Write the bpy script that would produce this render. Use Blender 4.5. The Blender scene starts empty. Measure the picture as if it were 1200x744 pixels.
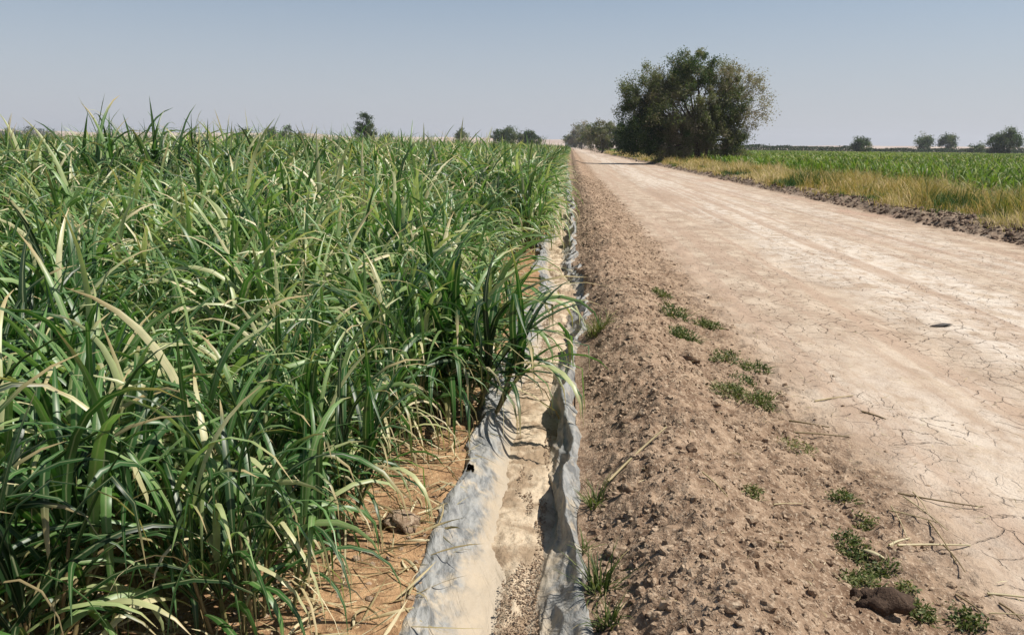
import bpy, math, random
import numpy as np
from mathutils import Matrix, Vector
random.seed(7); RNG = np.random.default_rng(11)
S = bpy.context.scene; COL = S.collection
R = math.radians

# ------------------------------------------------------------------ camera
CAMH = 1.8; FPX = 933.0
YAW, PITCH, ROLL = R(4.0), R(12.15), R(0.65)
CM = Matrix.Rotation(YAW, 4, 'Z') @ Matrix.Rotation(R(90) - PITCH, 4, 'X') @ Matrix.Rotation(ROLL, 4, 'Z')
cam = bpy.data.cameras.new('camera'); co = bpy.data.objects.new('camera', cam); COL.objects.link(co)
CM.translation = (0, 0, CAMH); co.matrix_world = CM
cam.sensor_width = 36; cam.lens = 36 * FPX / 1200; cam.clip_start = .05; cam.clip_end = 20000
S.camera = co

def ray(px, py):
    return (CM.to_3x3() @ Vector((px - 600, 372 - py, -FPX))).normalized()
def P(px, py, z=0.0):
    d = ray(px, py); t = (z - CAMH) / d.z
    return Vector((d.x * t, d.y * t, z))
def AT(px, py, Y):
    d = ray(px, py); t = Y / d.y
    return Vector((d.x * t, Y, CAMH + d.z * t))

# ------------------------------------------------------------------ noise
def _h(ix, iy, s):
    n = (ix.astype(np.int64) * 374761393 + iy.astype(np.int64) * 668265263 + s * 982451653) & 0xffffffff
    n = ((n ^ (n >> 13)) * 1274126177) & 0xffffffff
    n = ((n ^ (n >> 15)) * 2246822519) & 0xffffffff
    return ((n ^ (n >> 16)) & 0xffffff) / float(0xffffff)
def vn(x, y, s=0):
    x = np.asarray(x, float); y = np.asarray(y, float)
    ix = np.floor(x); iy = np.floor(y); fx = x - ix; fy = y - iy
    fx = fx * fx * fx * (fx * (fx * 6 - 15) + 10); fy = fy * fy * fy * (fy * (fy * 6 - 15) + 10)
    a = _h(ix, iy, s); b = _h(ix + 1, iy, s); c = _h(ix, iy + 1, s); d = _h(ix + 1, iy + 1, s)
    return (a + (b - a) * fx) * (1 - fy) + (c + (d - c) * fx) * fy
def fbm(x, y, o=4, s=0, g=.5):
    t = 0; a = 1; n = 0
    for k in range(o):
        t = t + a * (vn(x * 2.03**k + 13.7 * k, y * 2.03**k - 7.1 * k, s + k) - .5) * 2; n += a; a *= g
    return t / n
def sst(a, b, x):
    t = np.clip((x - a) / (b - a), 0, 1); return t * t * (3 - 2 * t)

# ------------------------------------------------------------------ mesh helpers
def props(o, label=None, cat=None, group=None, kind=None):
    if label: o['label'] = label
    if cat: o['category'] = cat
    if group: o['group'] = group
    if kind: o['kind'] = kind
    return o
def empty(name, loc=(0, 0, 0), rz=0, **k):
    o = bpy.data.objects.new(name, None); COL.objects.link(o); o.location = loc; o.rotation_euler = (0, 0, rz)
    o.empty_display_size = .1
    return props(o, **k)
def link(name, me, parent=None):
    o = bpy.data.objects.new(name, me); COL.objects.link(o)
    if parent: o.parent = parent
    return o
def mkmesh(name, V, F, mats, dat=None, mi=None, smooth=True):
    me = bpy.data.meshes.new(name)
    V = np.asarray(V, np.float32); F = np.asarray(F, np.int32); k = F.shape[1]
    me.vertices.add(len(V)); me.vertices.foreach_set('co', V.ravel())
    me.loops.add(F.size); me.loops.foreach_set('vertex_index', F.ravel())
    me.polygons.add(len(F)); me.polygons.foreach_set('loop_start', np.arange(0, F.size, k, dtype=np.int32))
    try: me.polygons.foreach_set('loop_total', np.full(len(F), k, np.int32))
    except Exception: pass
    for m in (mats if isinstance(mats, (list, tuple)) else [mats]): me.materials.append(m)
    if mi is not None: me.polygons.foreach_set('material_index', np.asarray(mi, np.int32))
    me.polygons.foreach_set('use_smooth', np.full(len(F), smooth, bool))
    if dat is not None:
        a = me.attributes.new('dat', 'FLOAT_COLOR', 'POINT'); a.data.foreach_set('color', np.asarray(dat, np.float32).ravel())
    me.update(); me.validate()
    return me
def grid(xs, ys, hf, mat, name, dat=None):
    X, Y = np.meshgrid(xs, ys); Z = hf(X, Y)
    V = np.stack([X, Y, Z], -1).reshape(-1, 3)
    n, m = X.shape; i = np.arange(n * m).reshape(n, m)
    F = np.stack([i[:-1, :-1], i[:-1, 1:], i[1:, 1:], i[1:, :-1]], -1).reshape(-1, 4)
    return mkmesh(name, V, F, mat)
def geo(a, b, r):
    n = int(math.log(b / a) / math.log(r)) + 1
    return a * (b / a) ** (np.arange(n + 1) / n)

def blades(base, az, el, droop, L, W, segs=8, var=0.3, fold=.25, bend=0, twist=0, kink=0, ks=.6, prof='cane', rnd=None, pw=1.4, flat=False):
    """long leaves: returns V, F, dat.  all parameters broadcast to N blades"""
    base = np.atleast_2d(base).astype(float); N = len(base)
    f = lambda a: np.broadcast_to(np.asarray(a, float), (N,)).astype(float)
    az, el, droop, L, W, var, bend, twist, kink, ks = map(f, (az, el, droop, L, W, var, bend, twist, kink, ks))
    rnd = RNG.random(N) if rnd is None else f(rnd)
    s = np.linspace(0, 1, segs + 1); sm = (s[:-1] + s[1:]) / 2
    th = el[:, None] - droop[:, None] * sm[None]**pw - kink[:, None] * sst(-.04, .04, sm[None] - ks[:, None])
    th = np.maximum(th, R(-86))
    a = az[:, None] + bend[:, None] * sm[None]**1.5
    d = np.stack([np.cos(th) * np.cos(a), np.cos(th) * np.sin(a), np.sin(th)], -1) * (L / segs)[:, None, None]
    pts = np.concatenate([base[:, None], base[:, None] + np.cumsum(d, 1)], 1)      # N,S+1,3
    tan = np.concatenate([d[:, :1], (d[:, 1:] + d[:, :-1]) / 2, d[:, -1:]], 1)
    tan /= np.linalg.norm(tan, axis=-1, keepdims=True) + 1e-9
    aa = az[:, None] + bend[:, None] * s[None]**1.5
    side = np.stack([-np.sin(aa), np.cos(aa), np.zeros_like(aa)], -1)
    nor = np.cross(side, tan); nor /= np.linalg.norm(nor, axis=-1, keepdims=True) + 1e-9
    tw = (twist[:, None] * s[None])[..., None]
    sd = side * np.cos(tw) + nor * np.sin(tw); nn = -side * np.sin(tw) + nor * np.cos(tw)
    if prof == 'cane': w = (.45 + .55 * sst(0, .3, s)) * (1 - s**2.6) ** .9
    elif prof == 'wide': w = (.4 + .6 * sst(0, .3, s)) * (1 - s**3.)
    elif prof == 'straw': w = np.ones_like(s)
    elif prof == 'leaf': w = np.sin(np.pi * np.clip(s * .94 + .04, 0, 1)) ** .8
    else: w = (1 - s**1.5)
    w = w[None, :, None] * W[:, None, None] * .5
    w = np.maximum(w, W.mean() * .02)
    if flat:
        V = np.stack([pts - sd * w, pts + sd * w], 2); md = [1, 1]
    else:
        V = np.stack([pts - sd * w + nn * w * fold, pts - nn * w * fold * .3, pts + sd * w + nn * w * fold], 2); md = [1, 0, 1]
    k = V.shape[2]; idx = np.arange(N * (segs + 1) * k).reshape(N, segs + 1, k)
    F = np.concatenate([np.stack([idx[:, :-1, j], idx[:, :-1, j + 1], idx[:, 1:, j + 1], idx[:, 1:, j]], -1).reshape(-1, 4) for j in range(k - 1)])
    dat = np.zeros(V.shape[:3] + (4,))
    dat[..., 0] = var[:, None, None]; dat[..., 1] = s[None, :, None]; dat[..., 2] = np.array(md)[None, None]; dat[..., 3] = rnd[:, None, None]
    return V.reshape(-1, 3), F, dat.reshape(-1, 4)
def cat(parts):
    Vs, Fs, Ds = [], [], []; n = 0
    for V, F, D in parts:
        Vs.append(V); Fs.append(F + n); Ds.append(D); n += len(V)
    return np.concatenate(Vs), np.concatenate(Fs), np.concatenate(Ds)
def tube(pts, rad, sides=7, var=.5):
    pts = np.asarray(pts, float); rad = np.asarray(rad, float); n = len(pts)
    t = np.gradient(pts, axis=0); t /= np.linalg.norm(t, axis=1, keepdims=True) + 1e-9
    up = np.where(np.abs(t[:, 2:3]) > .9, np.array([[1., 0, 0]]), np.array([[0, 0, 1.]]))
    a = np.cross(t, up); a /= np.linalg.norm(a, axis=1, keepdims=True); b = np.cross(t, a)
    ph = np.linspace(0, 2 * np.pi, sides, endpoint=False)
    V = pts[:, None] + rad[:, None, None] * (a[:, None] * np.cos(ph)[None, :, None] + b[:, None] * np.sin(ph)[None, :, None])
    i = np.arange(n * sides).reshape(n, sides); j = np.roll(i, -1, 1)
    F = np.stack([i[:-1], j[:-1], j[1:], i[1:]], -1).reshape(-1, 4)
    D = np.zeros((n * sides, 4)); D[:, 0] = var; D[:, 1] = np.repeat(np.linspace(0, 1, n), sides); D[:, 3] = RNG.random()
    return V.reshape(-1, 3), F, D
def ico():
    t = (1 + 5**.5) / 2
    v = np.array([(-1, t, 0), (1, t, 0), (-1, -t, 0), (1, -t, 0), (0, -1, t), (0, 1, t), (0, -1, -t), (0, 1, -t), (t, 0, -1), (t, 0, 1), (-t, 0, -1), (-t, 0, 1)]) / (1 + t * t)**.5
    f = [(0, 11, 5), (0, 5, 1), (0, 1, 7), (0, 7, 10), (0, 10, 11), (1, 5, 9), (5, 11, 4), (11, 10, 2), (10, 7, 6), (7, 1, 8), (3, 9, 4), (3, 4, 2), (3, 2, 6), (3, 6, 8), (3, 8, 9), (4, 9, 5), (2, 4, 11), (6, 2, 10), (8, 6, 7), (9, 8, 1)]
    return v, np.array(f)
def ico2():
    v, f = ico(); v = [tuple(a) for a in v]; c = {}; out = []
    def m(a, b):
        k = (min(a, b), max(a, b))
        if k not in c:
            p = (np.array(v[a]) + np.array(v[b])) / 2; v.append(tuple(p / np.linalg.norm(p))); c[k] = len(v) - 1
        return c[k]
    for a, b, d in f:
        x, y, z = m(a, b), m(b, d), m(d, a); out += [(a, x, z), (b, y, x), (d, z, y), (x, y, z)]
    return np.array(v), np.array(out)

# ------------------------------------------------------------------ materials
def nt(name):
    m = bpy.data.materials.new(name); m.use_nodes = True; t = m.node_tree; t.nodes.clear()
    return m, t
class N:
    def __init__(s, t): s.t = t
    def __call__(s, ty, ins=None, **kw):
        n = s.t.nodes.new('ShaderNode' + ty)
        for k, v in kw.items(): setattr(n, k, v)
        for k, v in (ins or {}).items():
            i = n.inputs[k]
            if isinstance(v, bpy.types.NodeSocket): s.t.links.new(v, i)
            else:
                if isinstance(v, tuple) and len(v) == 3 and i.type == 'RGBA': v = v + (1,)
                i.default_value = v
        return n
    def math(s, op, a, b=0., c=None, cl=False):
        d = {0: a, 1: b}
        if c is not None: d[2] = c
        return s('Math', d, operation=op, use_clamp=cl).outputs[0]
    def mix(s, f, a, b, bt='MIX'):
        n = s('Mix', {0: f}, data_type='RGBA', blend_type=bt)
        for i, v in ((6, a), (7, b)):
            if isinstance(v, bpy.types.NodeSocket): s.t.links.new(v, n.inputs[i])
            else: n.inputs[i].default_value = v if len(v) == 4 else v + (1,)
        return n.outputs[2]
    def noise(s, vec, scale, detail=5, rough=.55, dist=0, dims='3D'):
        return s('TexNoise', {'Vector': vec, 'Scale': scale, 'Detail': detail, 'Roughness': rough, 'Distortion': dist}, noise_dimensions=dims).outputs[0]
    def mr(s, v, a, b, c=0., d=1., smooth=True):
        return s('MapRange', {0: v, 1: a, 2: b, 3: c, 4: d}, interpolation_type='SMOOTHSTEP' if smooth else 'LINEAR').outputs[0]
    def ramp(s, f, stops):
        n = s('ValToRGB', {0: f}); e = n.color_ramp.elements
        while len(e) < len(stops): e.new(.5)
        for k, (p, c) in enumerate(stops): e[k].position = p; e[k].color = c + (1,)
        return n.outputs[0]

def leafmat(name, stops, trans=.3, rough=.4, spec=.5, tipdry=True, midrib=.5, straw=(.42, .33, .17), objvar=.0):
    m, t = nt(name); n = N(t)
    a = n('Attribute', attribute_name='dat'); sp = n('SeparateColor', {0: a.outputs['Color']})
    var, tp, md, rnd = sp.outputs[0], sp.outputs[1], sp.outputs[2], a.outputs['Alpha']
    if objvar:
        oi = n('ObjectInfo'); o = n.math('MULTIPLY', n.math('SUBTRACT', oi.outputs['Random'], .5), objvar)
        var = n.math('ADD', var, o, cl=True)
    c = n.ramp(var, stops)
    tc = n('TexCoord'); ns = n.noise(tc.outputs['Object'], 9, 3)
    c = n.mix(n.mr(ns, .3, .75), c, n.mix(1., c, (.7, .72, .66), 'MULTIPLY'))
    if midrib: c = n.mix(n.math('MULTIPLY', n.mr(md, .28, .0), midrib), c, (.34, .36, .2))
    if tipdry:
        k = n.math('ADD', tp, n.math('MULTIPLY', n.math('SUBTRACT', rnd, .5), .5))
        c = n.mix(n.mr(k, .88, 1.12), c, straw)
    p = n('BsdfPrincipled', {'Base Color': c, 'Roughness': rough, 'Specular IOR Level': spec})
    tr = n('BsdfTranslucent', {'Color': n.mix(1., c, (1.2, 1.55, .65), 'MULTIPLY')})
    mx = n('MixShader', {0: trans, 1: p.outputs[0], 2: tr.outputs[0]})
    o = n('OutputMaterial', {0: mx.outputs[0]})
    return m

G = [(.0, (.012, .036, .008)), (.26, (.035, .1, .022)), (.45, (.095, .2, .05)), (.62, (.25, .35, .13)), (.8, (.5, .48, .26)), (1., (.66, .56, .36))]
M_CANE = leafmat('cane_leaf', G, trans=.27, rough=.42, spec=.5, objvar=.36)
M_CANEFAR = leafmat('cane_leaf_far', G, trans=.27, rough=.42, spec=.45)
M_STRAW = leafmat('dry_leaf', [(0, (.2, .14, .07)), (.5, (.42, .33, .18)), (1., (.62, .54, .36))], trans=.15, rough=.6, spec=.3, tipdry=False, midrib=.2)
M_STALK = leafmat('cane_stalk', [(0, (.09, .11, .03)), (.5, (.2, .17, .07)), (1., (.2, .1, .07))], trans=0, rough=.5, tipdry=False, midrib=0)
M_WEED = leafmat('weed_leaf', [(0, (.03, .055, .015)), (.5, (.11, .135, .035)), (.75, (.2, .19, .08)), (1., (.36, .28, .15))], trans=.2, rough=.6, spec=.25, midrib=0)
M_CROP = leafmat('crop_leaf', [(0, (.03, .065, .01)), (.5, (.11, .18, .022)), (1., (.3, .34, .07))], trans=.32, rough=.5, spec=.25, midrib=.4)
M_GRASS = leafmat('verge_grass', [(0, (.04, .09, .025)), (.3, (.12, .16, .04)), (.5, (.38, .29, .085)), (.75, (.5, .32, .12)), (1, (.56, .42, .24))], trans=.2, rough=.7, spec=.2, midrib=0, tipdry=False)
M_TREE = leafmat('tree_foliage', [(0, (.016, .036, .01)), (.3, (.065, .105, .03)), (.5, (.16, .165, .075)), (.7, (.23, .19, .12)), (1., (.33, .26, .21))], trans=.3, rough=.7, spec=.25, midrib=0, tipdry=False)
M_FARGREEN = leafmat('far_wood_foliage', [(0, (.02, .035, .016)), (1., (.05, .075, .03))], trans=.1, rough=.8, spec=.1, midrib=0, tipdry=False)

def mat_bark():
    m, t = nt('bark'); n = N(t); tc = n('TexCoord').outputs['Object']
    c = n.mix(n.mr(n.noise(tc, 6, 6), .35, .65), (.05, .035, .025), (.14, .1, .075))
    b = n('Bump', {'Strength': .6, 'Distance': .03, 'Height': n.noise(tc, 18, 5)})
    p = n('BsdfPrincipled', {'Base Color': c, 'Roughness': .9, 'Normal': b.outputs[0], 'Specular IOR Level': .2}); n('OutputMaterial', {0: p.outputs[0]}); return m
M_BARK = mat_bark()

def mat_soil():
    m, t = nt('earth'); n = N(t)
    g = n('NewGeometry'); pos = g.outputs['Position']; xyz = n('SeparateXYZ', {0: pos}); x, y, z = xyz.outputs
    flat = n('CombineXYZ', {0: x, 1: n.math('MULTIPLY', y, .22), 2: 0.}).outputs[0]
    flat2 = n('CombineXYZ', {0: x, 1: n.math('MULTIPLY', y, .6), 2: 0.}).outputs[0]
    n1 = n.noise(pos, 1.1, 6); n2 = n.noise(pos, 9., 6, .65); n3 = n.noise(pos, 60., 4, .6); n4 = n.noise(flat, .55, 7, .6, .4); n5 = n.noise(flat2, 2.2, 6, .62)
    # --- berm and loose earth
    loose = n.mix(n.mr(n2, .34, .66), (.155, .1, .064), (.335, .24, .163))
    loose = n.mix(n.mr(n1, .4, .7), loose, n.mix(1., loose, (.8, .76, .74), 'MULTIPLY'))
    loose = n.mix(n.mr(n3, .5, .75), loose, (.46, .36, .26))
    # --- compacted road
    road = n.mix(n.mr(n5, .36, .66), (.32, .24, .175), (.44, .355, .27))
    dx = n.math('ADD', x, n.math('MULTIPLY', n.math('SUBTRACT', n4, .5), 4.2))
    bandA = n.mr(n.math('ABSOLUTE', n.math('SUBTRACT', dx, 4.7)), 1.7, .3)
    bandB = n.mr(n.math('ABSOLUTE', n.math('SUBTRACT', dx, 7.1)), 1.0, .1)
    crust = n.math('MAXIMUM', bandA, n.math('MULTIPLY', bandB, .7))
    bandC = n.math('MULTIPLY', n.mr(n.math('ABSOLUTE', n.math('SUBTRACT', n.math('ADD', x, n.math('MULTIPLY', n.math('SUBTRACT', n.noise(pos, .9, 5), .5), 1.6)), 2.7)), 1.1, .3), n.mr(y, 9., 5.))
    crust = n.math('MAXIMUM', crust, n.math('MULTIPLY', bandC, .62))
    crust = n.math('MULTIPLY', crust, n.mr(n.noise(flat2, 3.6, 7, .68), .36, .6))
    road = n.mix(n.math('MULTIPLY', crust, .85), road, (.545, .48, .405))
    redm = n.math('MULTIPLY', n.mr(n4, .5, .66), n.mr(x, 5.4, 7.6))
    road = n.mix(n.math('MULTIPLY', redm, .7), road, (.37, .245, .18))
    road = n.mix(n.mr(n2, .5, .68, 0., .5), road, n.mix(1., road, (.78, .73, .69), 'MULTIPLY'))
    road = n.mix(n.mr(n3, .58, .76), road, n.mix(1., road, (.72, .68, .64), 'MULTIPLY'))
    stk = n.noise(n('CombineXYZ', {0: n.math('MULTIPLY', x, 2.6), 1: n.math('MULTIPLY', y, .05), 2: 0.}).outputs[0], 1., 5, .6)
    road = n.mix(n.mr(stk, .48, .6, 0., .75), road, (.34, .247, .18))
    # cracks
    wv = n('VectorMath', {0: pos, 1: n('VectorMath', {0: n('TexNoise', {'Vector': pos, 'Scale': 3., 'Detail': 4.}).outputs[1], 'Scale': .3}, operation='SCALE').outputs[0]}, operation='ADD').outputs[0]
    wv2 = n('VectorMath', {0: wv, 1: (1., .8, 0.)}, operation='MULTIPLY').outputs[0]
    vo = n('TexVoronoi', {'Vector': wv2, 'Scale': 5.2}, feature='DISTANCE_TO_EDGE', voronoi_dimensions='2D').outputs[0]
    vo2 = n('TexVoronoi', {'Vector': wv2, 'Scale': 12.}, feature='DISTANCE_TO_EDGE', voronoi_dimensions='2D').outputs[0]
    cm = n.math('MULTIPLY', n.mr(n.noise(flat2, .9, 4), .36, .52), n.mr(x, 1.6, 2.2))
    cr = n.math('MAXIMUM', n.mr(vo, .045, .012), n.math('MULTIPLY', n.mr(vo2, .05, .02), n.mr(n1, .45, .6, 0., .55)))
    cr = n.math('MULTIPLY', n.math('MULTIPLY', cr, cm), n.mr(n.noise(pos, 7., 4, .7), .4, .62, .1, 1.))
    road = n.mix(n.math('MULTIPLY', cr, .6), road, (.17, .12, .085))
    # --- masks
    edge = n.math('ADD', x, n.math('MULTIPLY', n.math('SUBTRACT', n.noise(flat2, 1.4, 6, .6), .5), 1.3))
    rm = n.math('MULTIPLY', n.mr(edge, 1.45, 2.05), n.mr(edge, 9.1, 8.5))
    c = n.mix(rm, loose, road)
    # --- verge + right bank: dark grey-brown clods
    bank = n.mr(edge, 8.75, 9.05)
    c = n.mix(bank, c, n.mix(n.mr(n2, .35, .65), (.13, .095, .07), (.32, .24, .17)))
    # --- cane field soil, straw-littered orange-brown
    fs = n.mix(n.mr(n2, .36, .64), (.2, .115, .06), (.38, .235, .125))
    fs = n.mix(n.mr(n.noise(pos, 34., 5, .7), .55, .7), fs, (.5, .37, .21))
    c = n.mix(n.mr(x, -.1, -.45), c, fs)
    h = n.math('ADD', n.math('MULTIPLY', n2, 1.), n.math('MULTIPLY', n3, .35))
    hl = n.math('MULTIPLY', n.math('SUBTRACT', 1., rm), h)
    hr = n.math('MULTIPLY', n.math('SUBTRACT', n.math('MULTIPLY', h, .5), n.math('MULTIPLY', cr, .5)), rm)
    b = n('Bump', {'Strength': .9, 'Distance': .045, 'Height': n.math('ADD', hl, hr)})
    p = n('BsdfPrincipled', {'Base Color': c, 'Roughness': .95, 'Normal': b.outputs[0], 'Specular IOR Level': .12}); n('OutputMaterial', {0: p.outputs[0]})
    return m
M_SOIL = mat_soil()
def mat_clod(name, a, b, c3):
    m, t = nt(name); n = N(t); tc = n('NewGeometry').outputs['Position']
    at = n('Attribute', attribute_name='dat'); sp = n('SeparateColor', {0: at.outputs['Color']})
    c = n.mix(sp.outputs[0], a, b); c = n.mix(n.mr(n.noise(tc, 50., 5), .45, .7), c, c3)
    bp = n('Bump', {'Strength': .8, 'Distance': .012, 'Height': n.noise(tc, 90., 5)})
    p = n('BsdfPrincipled', {'Base Color': c, 'Roughness': .95, 'Normal': bp.outputs[0], 'Specular IOR Level': .1}); n('OutputMaterial', {0: p.outputs[0]})
    return m
M_CLOD = mat_clod('earth_clods', (.14, .09, .058), (.335, .243, .165), (.4, .31, .22))
M_DARKCLOD = mat_clod('dark_clods', (.06, .04, .028), (.22, .16, .12), (.2, .14, .1))
M_SHADECLOD = mat_clod('shade_clods', (.035, .022, .016), (.1, .07, .05), (.09, .06, .042))  # near-black earth: hole-like shade put into the clod colour
def mat_silt():
    m, t = nt('silt'); n = N(t); pos = n('NewGeometry').outputs['Position']
    n1 = n.noise(pos, 5., 6, .6, .5); n2 = n.noise(pos, 45., 5, .65)
    c = n.mix(n.mr(n1, .4, .6), (.28, .205, .135), (.5, .405, .29)); c = n.mix(n.mr(n2, .55, .75), c, (.3, .2, .12))
    b = n('Bump', {'Strength': .7, 'Distance': .02, 'Height': n.math('ADD', n2, n1)})
    p = n('BsdfPrincipled', {'Base Color': c, 'Roughness': .9, 'Normal': b.outputs[0], 'Specular IOR Level': .15}); n('OutputMaterial', {0: p.outputs[0]}); return m
M_SILT = mat_silt()
def mat_liner():
    m, t = nt('plastic_sheet'); n = N(t); pos = n('NewGeometry').outputs['Position']
    xyz = n('SeparateXYZ', {0: pos})
    st = n('CombineXYZ', {0: n.math('MULTIPLY', xyz.outputs[0], 3.2), 1: xyz.outputs[1], 2: n.math('MULTIPLY', xyz.outputs[2], 2.)}).outputs[0]
    n1 = n.noise(pos, 3.2, 5, .6, .6); n2 = n.noise(st, 7., 6, .65, .5); n3 = n.noise(pos, 70., 4)
    c = n.mix(n.mr(n2, .38, .64), (.14, .142, .138), (.31, .305, .285))
    c = n.mix(n.mr(n1, .6, .74, 0., .4), c, (.24, .27, .3))
    c = n.mix(n.mr(n.noise(pos, 6.5, 6, .65), .5, .68, 0., .85), c, (.5, .41, .29))
    c = n.mix(n.mr(n3, .58, .75, 0., .5), c, (.36, .3, .23))
    dg = n('CombineXYZ', {0: n.math('ADD', n.math('MULTIPLY', xyz.outputs[0], 9.), n.math('MULTIPLY', xyz.outputs[1], 3.6)), 1: n.math('SUBTRACT', n.math('MULTIPLY', xyz.outputs[1], 1.3), xyz.outputs[0]), 2: n.math('MULTIPLY', xyz.outputs[2], 4.)}).outputs[0]
    rd1 = n.math('MULTIPLY', n.math('ABSOLUTE', n.math('SUBTRACT', n.noise(dg, .8, 4, .55, 1.2), .5)), -5.)
    c = n.mix(n.mr(rd1, -.3, -.02, 0., .22), c, (.43, .43, .41))
    low = n.mr(n.math('ADD', xyz.outputs[2], n.math('MULTIPLY', n.math('SUBTRACT', n.noise(pos, 9., 5, .65), .5), .16)), -.05, -.12)
    c = n.mix(n.math('MULTIPLY', low, .85), c, (.44, .36, .26))
    b0 = n('Bump', {'Strength': .4, 'Distance': .02, 'Height': rd1})
    b = n('Bump', {'Normal': b0.outputs[0], 'Strength': .28, 'Distance': .02, 'Height': n.math('ADD', n.math('MULTIPLY', n.math('ABSOLUTE', n.math('SUBTRACT', n.noise(st, 8., 5, .6, 1.), .5)), -3.), n.math('MULTIPLY', n3, .2))})
    p = n('BsdfPrincipled', {'Base Color': c, 'Roughness': .5, 'Normal': b.outputs[0], 'Specular IOR Level': .4})
    tr = n('BsdfTranslucent', {'Color': c}); mx = n('MixShader', {0: .12, 1: p.outputs[0], 2: tr.outputs[0]})
    n('OutputMaterial', {0: mx.outputs[0]}); return m
M_LINER = mat_liner()
def mat_hill():
    m, t = nt('dry_hill'); n = N(t); pos = n('NewGeometry').outputs['Position']
    c = n.mix(n.mr(n.noise(pos, .006, 6, .6), .42, .58), (.36, .26, .19), (.47, .37, .28))
    p = n('BsdfPrincipled', {'Base Color': c, 'Roughness': 1., 'Specular IOR Level': 0.}); n('OutputMaterial', {0: p.outputs[0]}); return m
M_HILL = mat_hill()
def simple(name, c, rough=.8):
    m, t = nt(name); n = N(t); tc = n('TexCoord').outputs['Object']
    cc = n.mix(n.mr(n.noise(tc, 30., 4), .35, .65), c, tuple(v * .6 for v in c))
    p = n('BsdfPrincipled', {'Base Color': cc, 'Roughness': rough}); n('OutputMaterial', {0: p.outputs[0]}); return m

# ------------------------------------------------------------------ terrain
def xc(y):      # centre of the channel
    y = np.asarray(y, float)
    return -.2 + .16 * np.exp(-((y - 10.4) / 2.3)**2) + .04 * np.sin(y * .75 + .9) * sst(4, 8, y) + .035 * np.sin(y * 1.9) * sst(5, 9, y) - .4 * sst(20, 75, y)
def wd(y):      # width factor of the channel
    return 1.0 - .1 * sst(4.5, 9, np.asarray(y, float))
def bermcore(x, y):
    w = .12 * fbm(y * .9, 0 * y, 3, 5)
    return .27 * np.exp(-(np.abs(x - .62 - w) / .42)**1.7) * (1 + .3 * fbm(x * .8, y * .6, 3, 9))
def H(x, y):
    x = np.asarray(x, float); y = np.asarray(y, float)
    z = np.zeros_like(x)
    left = sst(.25, -.5, x)
    z = z - .03 * left + .035 * left * fbm(x * 1.4, y * 1.4, 4, 3) * sst(150, 40, y)
    u = (x - xc(y)) / wd(y)
    tr = sst(-.42, -.14, u) * sst(.29, .19, u)
    fade = sst(110, 80, y)
    z = z + bermcore(x, y) * sst(-.02, .4, x)
    rough = sst(.08, .3, x) * sst(2.6, 1.3, x)
    z = z + rough * (.07 * fbm(x * 4.5, y * 4.5, 4, 21, .6) + .02 * fbm(x * 17, y * 17, 3, 31, .6))
    rd = sst(1.5, 2.4, x) * sst(9.1, 8.6, x)
    z = z + rd * (.012 * fbm(x * 1.1, y * .35, 4, 41) + .006 * fbm(x * 7, y * 5, 3, 42) - .03 * np.exp(-((x - 3.3 - .2 * np.sin(y * .11)) / .35)**2) - .03 * np.exp(-((x - 6.5) / .4)**2))
    e = x + .25 * fbm(x * .9, y * .9, 3, 51)
    z = z + .2 * sst(8.75, 9.3, e) + sst(8.5, 9.1, e) * sst(10.4, 9.6, e) * (.07 * fbm(x * 3.5, y * 3.5, 4, 55, .65) + .04)
    z = z - .12 * sst(12, 16, x)
    z = z * (1 - .0) - .17 * tr * fade - .0 * y
    return z
def dip(x, y):
    return H(x, y) - .35 * sst(.06, .2, x) * sst(10.3, 10.1, x) * (y < 900) * (y > .6)
xs = np.concatenate([-geo(3, 6000, 1.12)[::-1], np.arange(-2.98, .14, .02), np.arange(.14, 10.4, .2), np.array([10.45, 10.6]), geo(10.8, 6000, 1.06)])
ys = np.concatenate([np.array([-300., -50, -10, -3, -1]), np.arange(-.5, 1.2, .1), geo(1.25, 9000, 1.008)])
props(link('ground', grid(xs, ys, dip, M_SOIL, 'ground')), kind='structure', label='bare brown earth under the fields')
props(link('earth_berm', grid(np.arange(.08, 1.8001, .01), geo(.9, 400, 1.0042), H, M_SOIL, 'earth_berm')), kind='structure', label='ridge of loose brown earth between the lined channel and the road')
props(link('road', grid(np.arange(1.8, 8.8001, .035), geo(.9, 700, 1.0065), H, M_SOIL, 'road')), kind='structure', label='pale cracked dirt road')
props(link('road_verge', grid(np.arange(8.8, 10.4501, .03), geo(4, 700, 1.006), H, M_SOIL, 'road_verge')), kind='structure', label='low bank of dark clods along the right road edge')

# hills: real ridges kilometres away
def hillmesh(name, a0, a1, r0, r1, f, label):
    A = np.linspace(a0, a1, 260); Rr = np.linspace(r0, r1, 16)
    AA, RR = np.meshgrid(A, Rr); X = np.sin(AA) * RR; Y = np.cos(AA) * RR
    k = np.sin(np.pi * (RR - r0) / (r1 - r0))**.8
    Z = -3 + k * f(AA) * (1 + .15 * fbm(X / 160, Y / 160, 4, 77))
    n_, m_ = AA.shape; i = np.arange(n_ * m_).reshape(n_, m_)
    F = np.stack([i[:-1, :-1], i[:-1, 1:], i[1:, 1:], i[1:, :-1]], -1).reshape(-1, 4)
    props(link(name, mkmesh(name, np.stack([X, Y, Z], -1).reshape(-1, 3), F, M_HILL)), kind='structure', label=label)
hillmesh('hills', R(-62), R(60), 3000, 4200,
         lambda a: (34 + 10 * fbm(a * 9, a * 0, 4, 61)) * sst(R(-60), R(-38), a) * (1 - .62 * sst(R(-2), R(14), a)) + 6, 'low tan hills on the horizon')

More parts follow.
